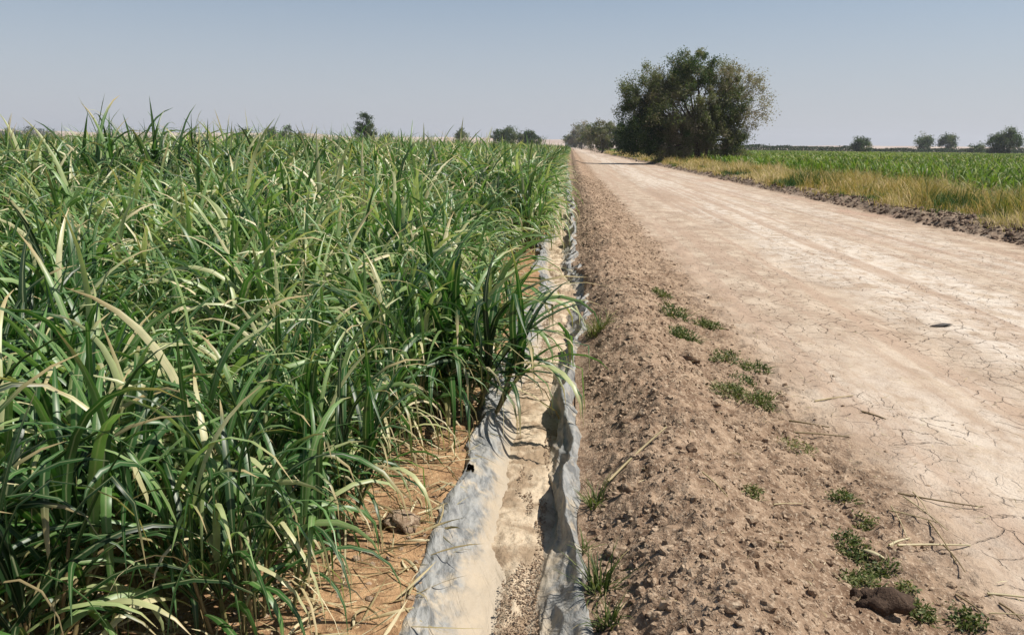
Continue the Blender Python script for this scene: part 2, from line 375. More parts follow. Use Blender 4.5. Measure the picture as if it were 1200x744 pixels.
# ------------------------------------------------------------------ channel liner + silt
def crump(y):   # how crumpled the sheet is
    return .35 + .9 * sst(6.2, 7.5, y)
def liner():
    ys = geo(1.5, 85, 1.0026); nv = 110
    v = np.linspace(0, 1, nv); YY, VV = np.meshgrid(ys, v, indexing='ij')
    # control polygon: (offset from the centre, z)
    cp_v = [0, .07, .30, .42, .60, .70, .84, .90, 1.]
    wob = lambda s, f: fbm(ys * f, ys * 0, 4, s)
    c = np.sin(ys * 0)
    wall = wob(101, .9); rim = wob(105, 1.3); lf = wob(109, 1.0); cr = crump(ys)
    fl = sst(2.8, 3.6, ys)
    g = lambda c0, w0: np.exp(-((ys - c0) / w0)**2)
    pk = np.clip(g(3.95, .42) + g(5.45, .5) + sst(6.6, 7.6, ys) * sst(-.25, .3, fbm(ys * 1.15, ys * 0, 3, 121)), 0, 1)
    pl = np.clip(g(5.0, .3) + .4 * g(4.3, .25) + sst(6.6, 7.6, ys) * sst(-.1, .4, fbm(ys * 1.3, ys * 0, 3, 127)), 0, 1)
    big = sst(6.5, 8, ys); rip = (1 - np.abs(fbm(ys * 2.3, ys * 0, 2, 131)) * 3)
    mixp = lambda a, b: a * (1 - pk) + b * pk
    mixl = lambda a, b: a * (1 - pl) + b * pl
    ox = [mixl(-.43, -.36) + .05 * lf, mixl(-.375, -.30) + .045 * lf - .045 * big * rip, mixl(-.235, -.215) + .035 * wob(111, 1.8), -.10 + .03 * wob(113, 2), mixp(.06, .10) + .03 * wob(115, 2),
          mixp(.13, .185) + .02 * wall, mixp(.23, .19) + .025 * wob(117, 3.) + .045 * big * rip, mixp(.285, .20) + .03 * rim + .07 * big * rip, mixp(.35, .315) + .04 * rim + .06 * big * rip]
    oz = [-.035 + .02 * lf, mixl(-.005, .085) + .03 * lf + .045 * big * rip, mixl(-.07, -.03) + .02 * lf, -.145 + c, -.145 + c,
          mixp(-.105, -.12), mixp(-.02, .0), mixp(.035, .10) + .02 * rim + .07 * big * rip, mixp(-.01, .0) + .02 * rim * fl + .045 * big * rip]
    X = np.zeros_like(YY); Z = np.zeros_like(YY)
    # Catmull-like smooth interpolation
    def interp(vals):
        vals = np.stack(vals, 1); out = np.zeros_like(YY); cv = np.array(cp_v)
        for j, vv in enumerate(v):
            k = min(max(np.searchsorted(cv, vv) - 1, 0), len(cv) - 2)
            t = (vv - cv[k]) / (cv[k + 1] - cv[k]); p0 = vals[:, max(k - 1, 0)]; p1 = vals[:, k]; p2 = vals[:, k + 1]; p3 = vals[:, min(k + 2, len(cv) - 1)]
            out[:, j] = .5 * (2 * p1 + (p2 - p0) * t + (2 * p0 - 5 * p1 + 4 * p2 - p3) * t * t + (3 * p1 - p0 - 3 * p2 + p3) * t**3)
        return out
    X = interp(ox) * wd(YY) + xc(YY); Z = interp(oz)
    # wrinkles: ridged noise, running diagonally off the rims, fading on the floor
    side = sst(.5, .15, VV) + sst(.55, .72, VV)
    a = VV * 3.4; q = YY * 2.6
    rg = lambda u, w, s: 1 - 2.2 * np.sqrt(np.abs(fbm(u, w, 2, s)) + .003)
    near = .55 * rg(a * 1.25 + q * .5, q * .32, 201) + .4 * rg(a * 2.5 - q * .75, q * .45 + a * .3, 205) + .22 * rg(a * .8 - q * 1.3, q * .9 + a, 207) + .1 * rg(a * 4.5 + q * 2., q * 1.1, 209)
    farw = .6 * rg(a * .8 + q * .75, q * .8 - a * .5, 201) + .4 * rg(a * 1.8 - q * 1.1, q * 1.5 + a * .6, 205) + .13 * rg(a * 3.6 + q * 1.5, q * 1.6, 209)
    wr = near + (farw - near) * sst(5.5, 7.5, YY)
    amp = (.023 + .016 * sst(5.5, 7.5, YY)) * (.25 + side)
    Xn = np.gradient(X, axis=1); Zn = np.gradient(Z, axis=1); l = np.sqrt(Xn**2 + Zn**2) + 1e-6
    X = X - Zn / l * wr * amp; Z = Z + Xn / l * wr * amp
    # torn, wavy outer rims
    X += (sst(.06, 0, VV) * -.03 + sst(.94, 1, VV) * .03) * fbm(YY * 5, YY * 0, 3, 301)
    yy = YY + .03 * fbm(a * 2, q * 1.3, 3, 311)
    V = np.stack([X, yy, Z], -1).reshape(-1, 3)
    n_, m_ = YY.shape; i = np.arange(n_ * m_).reshape(n_, m_)
    F = np.stack([i[:-1, :-1], i[:-1, 1:], i[1:, 1:], i[1:, :-1]], -1).reshape(-1, 4)
    # the round hole torn in the left side
    hp = np.array(P(550, 561, -.05))
    cen = V[F].mean(1); dd = ((cen[:, 0] - hp[0]) / .03)**2 + ((cen[:, 1] - hp[1]) / .05)**2
    F = F[dd > 1]
    me = mkmesh('channel_liner', V, F, M_LINER)
    o = link('channel_liner', me)
    md = o.modifiers.new('sheet', 'SOLIDIFY'); md.thickness = .003; md.offset = -1
    props(o, label='wrinkled grey plastic sheet lining the narrow irrigation channel between cane and berm', cat='plastic sheet')
liner()
def silt():
    ys = geo(1.5, 85, 1.004); us = np.linspace(-.19, .19, 40)
    YY, UU = np.meshgrid(ys, us, indexing='ij')
    thin = .75 * sst(3.55, 3.1, YY) + .25 * sst(.1, .5, fbm(YY * .5, 0 * YY, 2, 401))
    Z = -.118 - .045 * thin + .02 * fbm(UU * 9, YY * 3.2, 5, 405, .6) + .014 * fbm(UU * 22, YY * 17, 4, 407, .65) - .03 * (UU / .19)**2 - .05 * (UU / .12)**2 * sst(3.6, 3.3, YY)
    bars = fbm(UU * 4, YY * 1.4, 3, 409); Z += sst(.1, .5, bars) * .02 * (1 + fbm(UU * 40, YY * 40, 3, 411))
    X = xc(YY) + UU * wd(YY) + .01
    n_, m_ = YY.shape; i = np.arange(n_ * m_).reshape(n_, m_)
    F = np.stack([i[:-1, :-1], i[:-1, 1:], i[1:, 1:], i[1:, :-1]], -1).reshape(-1, 4)
    props(link('silt', mkmesh('silt', np.stack([X, YY, Z], -1).reshape(-1, 3), F, M_SILT)), kind='structure', label='pale dry silt lying in the bottom of the channel')
silt()

# ------------------------------------------------------------------ clods
def clods(name, pts, size, mat, label, sub=False):
    v, f = ico2() if sub else ico(); n_ = len(pts)
    q = RNG.normal(size=(n_, 3, 3)); q, _ = np.linalg.qr(q)
    sc = size[:, None] * RNG.uniform(.55, 1.25, (n_, 3)); sc[:, 2] *= .8
    vv = np.einsum('nij,kj->nki', q, v) * (1 + (.2 if sub else .22) * RNG.normal(size=(n_, len(v), 1))) * sc[:, None]
    V = vv + pts[:, None]; F = (f[None] + (np.arange(n_) * len(v))[:, None, None]).reshape(-1, 3)
    D = np.zeros((n_, len(v), 4)); D[..., 0] = RNG.random((n_, 1))
    me = mkmesh(name, V.reshape(-1, 3), F, mat, D.reshape(-1, 4), smooth=False)
    return props(link(name, me), kind='stuff', label=label)
def scat(n_, x0, x1, y0, y1, p=1.):
    x = RNG.uniform(x0, x1, n_); u = RNG.random(n_); y = y0 * (y1 / y0)**(u**p); return x, y
x, y = scat(26000, .16, 1.75, 1.6, 45)
keep = RNG.random(len(x)) < np.clip(1.1 - np.abs(x - .6) / 1.25, .06, 1) * (.5 + .8 * sst(-.3, .4, fbm(x * 1.5, y * 1.5, 3, 501)))
x, y = x[keep], y[keep]; s = .003 + .013 * RNG.random(len(x))**3 + .03 * RNG.random(len(x))**18 + .0009 * y * RNG.random(len(x))
clods('soil_clods', np.stack([x, y, H(x, y) - s * .15], 1), s, M_CLOD, 'loose crumbly clods of brown earth over the berm', True)
x, y = scat(5200, 8.8, 9.75, 9, 90); s = .015 + .06 * RNG.random(len(x))**3
clods('bank_clods', np.stack([x, y, H(x, y) + s * .2], 1), s, M_DARKCLOD, 'dark broken clods along the right road edge')
x, y = scat(5200, 1.5, 8.8, 2, 60); k = RNG.random(len(x)) < .15 + .85 * sst(3, 1.4, x); x, y = x[k], y[k]; s = .003 + .012 * RNG.random(len(x))**4
clods('road_grit', np.stack([x, y, H(x, y)], 1), s, M_CLOD, 'grit and small clods scattered over the dirt road')
x, y = scat(14000, -.31, -.09, 2.6, 22); x = -.2 + (x + .2) * .8; k = fbm((x + .2) * 4, y * 1.4, 3, 409) + .5 * fbm(x * 9, y * 3, 2, 413) + .22 * sst(5.6, 5., y) * sst(3.2, 3.6, y) > .04; x, y = x[k], y[k]; s = .002 + .006 * RNG.random(len(x))**3
clods('silt_crumbs', np.stack([x + .03, y, 0 * x - .115], 1), s, M_CLOD, 'crumbs of dried mud on the silt in the channel')
x, y = scat(2600, -1.9, -.52, 2., 12); s = .004 + .016 * RNG.random(len(x))**3
clods('field_clods', np.stack([x, y, H(x, y)], 1), s, M_CLOD, 'orange brown crumbs of earth at the cane edge')

# ------------------------------------------------------------------ sugarcane
def cane_arrays(nt_, spread, hgt, nleaf=8, wild=1., segs=9, dry=.12, tn=.33):
    """one clump around the origin, nominal top about 1.3"""
    B, AZ, EL, DR, LL, WW, VA, BE, TW, KI, KS = ([] for _ in range(11)); stalks = []
    for k in range(nt_):
        a = random.uniform(0, 2 * math.pi); r = spread * math.sqrt(random.random())
        bx, by = r * math.cos(a), r * math.sin(a)
        lean = R(random.uniform(2, 22)) * (r / spread + .35); la = a + random.uniform(-.6, .6)
        sh = hgt * random.uniform(.3, .52); th = hgt / 1.3
        top = np.array([bx + math.sin(lean) * math.cos(la) * sh, by + math.sin(lean) * math.sin(la) * sh, math.cos(lean) * sh])
        b0 = np.array([bx, by, -.03]); stalks.append((b0, top))
        ph = random.uniform(0, 6.28); tone = random.gauss(tn, .09)
        nl = nleaf + random.randint(-1, 2)
        for j in range(nl):
            f = (j + .5) / nl                       # 0 lowest, 1 spear
            p = b0 + (top - b0) * (.25 + .75 * f)
            B.append(p); AZ.append(ph + math.pi * j + random.gauss(0, .35) * 1.4 * wild)
            EL.append(R(44 + 40 * f + random.gauss(0, 9))); 
            DR.append(R(max(18, random.gauss(178 - 105 * f, 38))))
            LL.append(th * random.uniform(.7, 1.1) * (1.1 - .25 * abs(f - .45))); WW.append(random.uniform(.025, .052) * th)
            v = tone + random.gauss(0, .08) + (random.uniform(.15, .45) if random.random() < .3 else 0)  # paler share: pale blades, and sun highlights put into the leaf colour
            if f < .3 and random.random() < dry * 3: v = random.uniform(.72, .95)
            elif random.random() < dry * .35: v = random.uniform(.66, .9)
            VA.append(min(max(v, 0), 1)); BE.append(random.gauss(0, .35) * wild); TW.append(random.gauss(0, .8))
            kk = random.random() < .14; KI.append(R(random.uniform(50, 95)) if kk else 0); KS.append(random.uniform(.4, .75))
    return dict(base=np.array(B), az=AZ, el=EL, droop=DR, L=LL, W=WW, var=VA, bend=BE, twist=TW, kink=KI, ks=KS, segs=segs, pw=1.9), stalks
def dry_skirt(n_, spread, hgt):
    a = RNG.uniform(0, 2 * np.pi, n_); r = spread * np.sqrt(RNG.random(n_))
    base = np.stack([r * np.cos(a), r * np.sin(a), RNG.uniform(.05, .38, n_) * hgt], 1)
    return blades(base, a + RNG.normal(0, .7, n_), R(1) * RNG.uniform(10, 75, n_), R(1) * RNG.uniform(60, 190, n_), RNG.uniform(.25, .7, n_) * hgt, RNG.uniform(.008, .024, n_), 7, RNG.random(n_), .3, RNG.normal(0, .6, n_), RNG.normal(0, 1.5, n_))
VARI = []
def cane_variant(nt_, spread, hgt, wild=1., nleaf=8, dry=.12, skirt=16, tn=.33):
    kw, st = cane_arrays(nt_, spread, hgt, nleaf, wild, 9, dry, tn)
    V, F, D = blades(**kw); fol = mkmesh('foliage', V, F, M_CANE, D)
    t = cat([tube([b, (b + e) / 2, e], [.011, .010, .006], 5, random.random() * .7) for b, e in st]); stm = mkmesh('stalks', t[0], t[1], M_STALK, t[2])
    s = dry_skirt(skirt, spread * 1.2, hgt); dr = mkmesh('dry_leaves', s[0], s[1], M_STRAW, s[2])
    return fol, stm, dr
for k in range(14): VARI.append(cane_variant(random.randint(13, 17), random.uniform(.2, .28), 1.3, 1, 8, .05 + .018 * k, 10 + 2 * k, .24 + .022 * k))
TALL = [cane_variant(16, .24, 1.3, .6, 9, .02, 6, .1) for _ in range(2)]
EDGE = [cane_variant(30, .32, 1.3, 1., 8, .05, 30), cane_variant(24, .32, 1.3, 1., 8, .08, 34)]
YOUNG = [cane_variant(7, .16, 1.3, 1.2, 7, .6, 40)]
def hh(y, x=-20.): return 1.12 + .4 * sst(4.5, 10, y) + .5 * sst(9, 20, y) + .14 * sst(30, 90, y) - .28 * sst(-7, -1, x) * sst(8, 20, y)
def clump(x, y, h, var, label, group=None, parts=True, sx=1.0):
    sc = h / 1.3
    o = empty('sugarcane_clump', (x, y, float(H(x, y))), random.uniform(0, 6.28), label=label, cat='sugarcane', group=group)
    o.scale = (sc * sx, sc * sx, sc)
    f = link('foliage', var[0], o)
    link('stalks', var[1], o)
    if parts: link('dry_leaves', var[2], o)
    return o
pos = []
special = [
    (-.82, 5.5, 1.22, EDGE[1], 'big dense sugarcane clump arching right over the plastic sheet in the middle of the picture', 1.3),
    (-1.22, 4.35, 1.0, EDGE[1], 'sugarcane clump with drooping pale blades beside the bare orange earth patch', .95),
    (-1.2, 2.75, .95, VARI[0], 'nearest sugarcane clump at the lower left spilling towards the earth patch', 1.0),
    (-1.85, 2.3, 1.15, VARI[1], 'very near sugarcane clump at the bottom left corner with wide upright blades', 1.0),
    (-1.25, 3.55, 1.05, EDGE[1], 'wide drooping sugarcane clump hanging over the left end of the bare earth patch', .9),
    (-1.0, 6.3, 1.22, EDGE[0], 'sugarcane clump right behind the big arching one, last before the gap in the cane edge', 1.15),
    (-1.05, 4.9, 1.12, EDGE[0], 'sugarcane clump tucked between the big arching clump and the earth patch', .85),
    (-.86, 14.6, 1.42, EDGE[0], 'bushy sugarcane clump leaning on the channel just beyond the gap in the cane edge', .9),
    (-7.9, 13.2, 2.42, TALL[0], 'tallest dark sugarcane clump sticking up above the field at the left', .8),
    (-6.9, 13.4, 2.3, TALL[1], 'tall dark sugarcane clump just right of the tallest one in the left field', .8),
    (-6.2, 13.6, 2.2, TALL[0], 'smallest of the three tall dark sugarcane clumps above the left field', .8),
    (-.98, 9.4, .62, YOUNG[0], 'short half dry sugarcane tuft in the gap of the cane edge by the channel', 1.1),
]
for x, y, h, v, lab, sx in special: clump(x, y, h, v, lab, 'sugarcane clumps of the left field', True, sx); pos.append((x, y))
cand = []
iy = 0; yy = 1.9
while yy < 26:
    xx = -.9
    while xx > -.8 * yy - 1.:
        x = xx + random.gauss(0, .1); y = yy + random.gauss(0, .12)
        near_gap = (x > -1.55 and y < 3.9) or (x > -1.2 and y < 5.0) or (x > -1.25 and 6.6 < y < 13.3)
        if not near_gap and x < -.72 and all((x - a)**2 + (y - b)**2 > .16 for a, b in pos[:12]): cand.append((x, y))
        xx -= .66
    yy += .6
cand.sort(key=lambda p: math.hypot(*p)); ind = cand[:291]; rest = cand[291:]
for x, y in ind:
    d = fbm(np.array(x * .35), np.array(y * .35), 3, 601)
    h = float(hh(y, x)) * random.uniform(.78, 1.16) * (1 + .1 * float(d))
    edge = x > -1.35
    if edge: lab, g = 'green sugarcane clump in the outermost row next to the plastic lined channel', 'sugarcane clumps of the outermost row along the channel'
    elif math.hypot(x, y) < 6.5: lab, g = 'green sugarcane clump with long arching blades in the near left of the field', 'near sugarcane clumps at the left'
    else: lab, g = 'green sugarcane clump in the dense unbroken mass of the left field', 'sugarcane clumps inside the left field'
    clump(x, y, h, VARI[int(min(13, max(0, 6.5 + 16 * float(fbm(np.array(x * .55 + 9), np.array(y * .45), 3, 631)) + random.gauss(0, 2.2))))], lab, g, math.hypot(x, y) < 9)
# the rest of the field: beyond counting
def canefield(pts, nb, segs, flat, wmul):
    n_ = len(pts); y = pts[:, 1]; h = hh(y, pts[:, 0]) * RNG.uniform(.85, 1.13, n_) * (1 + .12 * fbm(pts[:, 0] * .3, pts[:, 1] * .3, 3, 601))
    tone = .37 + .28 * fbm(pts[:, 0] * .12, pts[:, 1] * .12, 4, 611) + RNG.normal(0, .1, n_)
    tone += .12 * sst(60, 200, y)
    rep = lambda a: np.repeat(a, nb)
    N_ = n_ * nb; a = RNG.uniform(0, 2 * np.pi, N_); r = .3 * np.sqrt(RNG.random(N_)) * np.sqrt(rep(np.maximum(y / 60, 1)))
    f = RNG.random(N_); hb = rep(h)
    base = np.stack([rep(pts[:, 0]) + r * np.cos(a), rep(y) + r * np.sin(a), hb * (.1 + .34 * f)], 1); base[:, 2] += H(base[:, 0], base[:, 1])
    var = np.clip(rep(tone) + RNG.normal(0, .1, N_) + (RNG.random(N_) < .1) * .3, 0, 1)
    return blades(base, a + RNG.normal(0, .8, N_), R(1) * (42 + 44 * f + RNG.normal(0, 8, N_)), R(1) * np.maximum(18, 165 - 105 * f + RNG.normal(0, 34, N_)), hb / 1.3 * RNG.uniform(.6, .95, N_), RNG.uniform(.03, .045, N_) * wmul * rep(np.maximum(1, y / 45)**.8), segs, var, .25, RNG.normal(0, .3, N_), RNG.normal(0, .8, N_), 0, .6, 'cane', None, 1.9, flat)
def field_pts(y0, y1, dens0):
    out = []; y = y0
    while y < y1:
        st = .62 * max(1, (y / 40))**.75 / dens0; n_ = int((.82 * y + 4) / st); xs_ = -.95 - np.arange(n_) * st
        out.append(np.stack([xs_ + RNG.normal(0, st * .22, n_), y + RNG.normal(0, st * .25, n_)], 1)); y += st
    p = np.concatenate(out); p[:, 0] = np.minimum(p[:, 0], -.8 + np.where(p[:, 1] > 20, -.36 * sst(20, 75, p[:, 1]), 0)); return p
rmax = math.hypot(*ind[-1])
fp = field_pts(10., 430, 1.); fp = fp[np.hypot(fp[:, 0], fp[:, 1]) > rmax + .15]
gapm = (fp[:, 0] > -1.25) & (fp[:, 1] < 13.3); fp = fp[~gapm]
A = fp[fp[:, 1] < 45]; Bp = fp[(fp[:, 1] >= 45)]
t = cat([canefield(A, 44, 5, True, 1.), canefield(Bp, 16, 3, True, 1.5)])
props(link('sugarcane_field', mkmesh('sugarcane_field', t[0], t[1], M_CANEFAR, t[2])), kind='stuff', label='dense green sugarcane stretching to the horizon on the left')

# dry litter on the field edge
def litter(name, n_, fx, L, W, label, lift=.006):
    x, y = fx(n_); n_ = len(x)
    b = np.stack([x, y, H(x, y) + lift + .02 * RNG.random(n_)], 1)
    V, F, D = blades(b, RNG.uniform(0, 6.28, n_), R(1) * RNG.normal(8, 12, n_), R(1) * RNG.uniform(0, 40, n_), RNG.uniform(.3, 1, n_) * L, RNG.uniform(.3, 1, n_) * W, 4, RNG.random(n_), .3, RNG.normal(0, .9, n_), RNG.normal(0, 2, n_))
    return props(link(name, mkmesh(name, V, F, M_STRAW, D)), kind='stuff', label=label)
litter('leaf_litter', 1500, lambda n_: (RNG.uniform(-1.9, -.56, n_), 2.1 * 7**RNG.random(n_)), .34, .016, 'dry cane leaves and straw on the bare earth at the cane edge')

# ------------------------------------------------------------------ right side: dry grass, crop
def grass(name, x, y, hgt, var, w, label, segs=3):
    n_ = len(x); b = np.stack([x, y, H(x, y) - .01], 1)
    V, F, D = blades(b, RNG.uniform(0, 6.28, n_), R(1) * RNG.uniform(58, 90, n_), R(1) * RNG.uniform(10, 75, n_), hgt, w, segs, var, .2, 0, RNG.normal(0, 1, n_), prof='grass', flat=True)
    return props(link(name, mkmesh(name, V, F, M_GRASS, D)), kind='stuff', label=label)
n_ = 120000; x = RNG.uniform(8.95, 15.5, n_); y = 12 * (230 / 12)**(RNG.random(n_)**.9)
pt = fbm(x * .45, y * .22, 4, 701); pt2 = fbm(x * .9, y * .5, 3, 705)
k = RNG.random(n_) < np.clip(.55 + 1.1 * pt2 + .5 * (x > 9.8), .08, 1) * sst(8.95, 9.35, x + .25 * pt2); x, y, pt, pt2 = x[k], y[k], pt[k], pt2[k]
near_edge = sst(10.6, 9.5, x + .5 * pt2)
var = np.clip(.8 + 1.5 * pt - .22 * near_edge + .6 * pt2 + .7 * fbm(x * 1.7, y * .8, 3, 721) + RNG.normal(0, .18, len(x)), 0, 1)
hgt = (.55 + .6 * pt2 + .15 * pt + .5 * fbm(x * 1.7, y * .8, 3, 723)) * RNG.uniform(.4, 1.15, len(x)) * (1 + .5 * (RNG.random(len(x)) < .04)) * (1 - .6 * near_edge) * sst(17, 12, x)**.3
grass('verge_grass', x, y, hgt, var, .011 * RNG.uniform(.6, 2.3, len(x)) * np.maximum(1, y / 22), 'dry tan and green grass strip between the road and the right field')

def crop_arrays(n_, nb):
    a = RNG.uniform(0, 6.28, n_ * nb); f = np.tile(np.linspace(0, 1, nb), n_)
    return a, f
def crop_mesh():
    nb = 13; f = np.linspace(0, 1, nb); az = np.arange(nb) * math.pi + RNG.normal(0, .5, nb) + random.random() * 6
    r = RNG.normal(0, .07, (nb, 2))
    b = np.stack([r[:, 0], r[:, 1], .06 + .5 * f], 1)
    V = blades(b, az, R(1) * (48 + 35 * f), R(1) * (120 - 70 * f + RNG.normal(0, 15, nb)), RNG.uniform(.5, .72, nb), RNG.uniform(.05, .08, nb), 6, np.clip(.45 + RNG.normal(0, .2, nb), 0, 1), .25, RNG.normal(0, .3, nb), RNG.normal(0, .6, nb), prof='wide')
    T = tube([(0, 0, -.03), (0, 0, .3), (.01, 0, .6)], [.014, .012, .008], 5, .2)
    return mkmesh('leaves', V[0], V[1], M_CROP, V[2]), mkmesh('stem', T[0], T[1], M_STALK, T[2])
CV = [crop_mesh() for _ in range(7)]
crop = []
xx = 14.6
while xx < 60:
    yy = 16.
    while yy < 62:
        if xx / yy < .66: crop.append((xx + random.gauss(0, .07), yy + random.gauss(0, .1)))
        yy += .62
    xx += .85
crop.sort(key=lambda p: math.hypot(*p)); cin, cre = crop[:300], crop[300:]
for x, y in cin:
    o = empty('crop_plant', (x, y, float(H(x, y))), random.uniform(0, 6.28), label='broad leaved green crop plant in the nearest rows of the right field', cat='crop plant', group='crop plants in the nearest rows of the right field')
    s_ = random.uniform(.88, 1.18); o.scale = (s_, s_, s_)
    m1, m2 = random.choice(CV); link('leaves', m1, o); link('stem', m2, o)
pts = np.array(cre)
out = [pts]; y = 62.
rc = math.hypot(*cin[-1])
far = []
while y < 420:
    st = .7 * (y / 50)**.8; n_ = int((.68 * y - 14) / st); 
    if n_ > 0: far.append(np.stack([14.6 + np.arange(n_) * st + RNG.normal(0, st * .2, n_), y + RNG.normal(0, st * .2, n_)], 1))
    y += st
far = np.concatenate(far)
def cropfar(p, nb, segs, wm):
    n_ = len(p); a = RNG.uniform(0, 6.28, n_ * nb); f = RNG.random(n_ * nb); rep = lambda q: np.repeat(q, nb); y = rep(p[:, 1])
    r = .12 * np.maximum(1, y / 50) * RNG.random(n_ * nb)
    b = np.stack([rep(p[:, 0]) + r * np.cos(a), y + r * np.sin(a), .1 + .48 * f], 1); b[:, 2] += H(b[:, 0], b[:, 1])
    tone = .5 + .3 * fbm(p[:, 0] * .08, p[:, 1] * .05, 3, 801)
    return blades(b, a, R(1) * (48 + 38 * f), R(1) * (110 - 60 * f), RNG.uniform(.5, .75, n_ * nb), .07 * wm * np.maximum(1, y / 50)**.8, segs, np.clip(rep(tone) + RNG.normal(0, .18, n_ * nb), 0, 1), .2, 0, RNG.normal(0, .8, n_ * nb), prof='wide', flat=True)
t = cat([cropfar(pts, 12, 4, 1.), cropfar(far, 9, 3, 1.2)])
props(link('crop_field', mkmesh('crop_field', t[0], t[1], M_CROP, t[2])), kind='stuff', label='bright green crop rows stretching back over the right field')

# ------------------------------------------------------------------ trees
def leafcards(c, nrm, size, var):
    n_ = len(c); a = np.cross(nrm, RNG.normal(size=(n_, 3))); a /= np.linalg.norm(a, axis=1, keepdims=True) + 1e-9
    b = np.cross(nrm, a); b /= np.linalg.norm(b, axis=1, keepdims=True) + 1e-9
    s = size[:, None]; V = np.stack([c - a * s, c - b * s * .45, c + a * s, c + b * s * .45], 1)
    F = np.arange(n_ * 4).reshape(n_, 4); D = np.zeros((n_, 4, 4)); D[..., 0] = var[:, None]; D[..., 1] = .3; D[..., 2] = 1; D[..., 3] = RNG.random((n_, 1))
    return V.reshape(-1, 3), F, D.reshape(-1, 4)
def tree(name, label, base, lobes, leaf, ncl, nlv, catg='tree', trunks=((0, 0, .3),), group=None, twig=0, csz=.5, fork=.35):
    """lobes: (dx, dy, z, rx, ry, rz, weight, var, sparse) relative to the base; ncl clumps of nlv leaves"""
    o = empty(name, base, label=label, cat=catg, group=group)
    L_ = np.array([l[:9] for l in lobes], float); w = L_[:, 6] / L_[:, 6].sum()
    which = RNG.choice(len(L_), ncl, p=w); l = L_[which]
    d = RNG.normal(size=(ncl, 3)); d /= np.linalg.norm(d, axis=1, keepdims=True)
    rr = RNG.uniform(.2, 1, ncl)**.5 * (1 + .09 * RNG.normal(size=ncl)) * (1 + .16 * fbm(d[:, 0] * 2.2 + which * 3.1, d[:, 2] * 2.2 + d[:, 1], 2, 951))
    cc = l[:, :3] + d * rr[:, None] * l[:, 3:6]; ok = cc[:, 2] > .25; cc, d, l = cc[ok], d[ok], l[ok]
    m_ = len(cc); cv = l[:, 7] + RNG.normal(0, .13, m_)
    cs = csz * RNG.uniform(.5, 1.4, m_)
    cnt = np.maximum(2, (nlv * (1 - l[:, 8]) * RNG.uniform(.5, 1.5, m_)).astype(int)); ix = np.repeat(np.arange(m_), cnt)
    off = np.clip(RNG.normal(size=(len(ix), 3)), -1.9, 1.9) * cs[ix, None] * np.array([.75, .75, .75]) + d[ix] * (RNG.random(len(ix))**2 * cs[ix] * 1.6)[:, None]; p = cc[ix] + off
    p[:, 2] = np.maximum(p[:, 2], .1)
    nn = RNG.normal(size=(len(ix), 3)) + d[ix] * .5 + np.array([0, 0, .5]); nn /= np.linalg.norm(nn, axis=1, keepdims=True)
    var = np.clip(cv[ix] + RNG.normal(0, .09, len(ix)), 0, 1)
    parts = [leafcards(p, nn, leaf * RNG.uniform(.5, 1.3, len(ix)), var)]
    if twig:
        k = RNG.choice(m_, twig); dd = d[k] + np.array([0, 0, .35]) + RNG.normal(0, .4, (twig, 3))
        parts.append(blades(cc[k] - dd * .2, np.arctan2(dd[:, 1], dd[:, 0]), np.arctan2(dd[:, 2], np.hypot(dd[:, 0], dd[:, 1])), R(1) * RNG.uniform(-10, 40, twig), RNG.uniform(.8, 2.2, twig) * csz * 1.6, .035 * leaf / .14, 3, np.clip(l[k][:, 7] + .25, 0, 1), .1, RNG.normal(0, .4, twig), 0, prof='grass', flat=True))
    V, F, D = cat(parts); link('crown', mkmesh('crown', V, F, M_TREE, D), o)
    tb = []
    cz = L_[:, 2].max() + .3 * L_[:, 5].max()
    for tx, ty, tr in trunks:
        b0 = np.array([tx, ty, -.3]); f0 = np.array([tx * 1.5 + random.gauss(0, .2), ty * 1.5, cz * fork]); tb.append(tube([b0, b0 + [0, 0, .35], (b0 + f0) / 2 + [tr * .4, 0, 0], f0], [tr * 1.5, tr * 1.1, tr * .9, tr * .7], 9))
        for k in RNG.choice(m_, min(m_, 34 if twig else 12)):
            e = cc[k]; mid = (f0 * .55 + e * .45) + np.array([0, 0, .08 * np.linalg.norm(e - f0)]) + RNG.normal(0, .15, 3) * csz
            q1 = (f0 + mid) / 2 + RNG.normal(0, .1, 3) * csz; r0 = tr * .45
            tb.append(tube([f0, q1, mid, (mid + e) / 2 + RNG.normal(0, .12, 3) * csz, e], [r0, r0 * .75, r0 * .5, r0 * .3, r0 * .12], 5))
    V, F, D = cat(tb); link('trunk', mkmesh('trunk', V, F, M_BARK, D), o)
    return o
def lob(Y, base, items, dep=.8):
    out = []
    for px, py, rx, ry, w, v, sp in items:
        c = AT(px, py, Y); s = Y / FPX
        out.append((c.x - base[0], random.uniform(-.25, .25) * rx * s, c.z - base[2], rx * s, rx * s * dep, ry * s, w, v, sp))
    return out
gz = lambda x, y: float(H(x, y))
Y0 = 90.; bx = AT(815, 190, Y0).x; base = (bx, Y0, gz(bx, Y0))
tree('large_tree', 'large spreading dark tree standing at the right side of the road', base,
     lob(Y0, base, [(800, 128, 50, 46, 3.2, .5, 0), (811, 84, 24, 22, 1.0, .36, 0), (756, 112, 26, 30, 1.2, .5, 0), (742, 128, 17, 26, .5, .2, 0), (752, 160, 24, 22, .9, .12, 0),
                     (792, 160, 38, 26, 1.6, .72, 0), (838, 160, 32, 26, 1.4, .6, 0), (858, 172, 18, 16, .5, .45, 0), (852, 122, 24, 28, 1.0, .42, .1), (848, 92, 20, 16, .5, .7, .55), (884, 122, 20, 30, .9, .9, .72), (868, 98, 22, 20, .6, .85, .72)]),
     .105, 1050, 180, trunks=((0, 0, .42), (-.9, .6, .25), (.8, -.3, .22)), twig=4200, csz=.42, fork=.18)
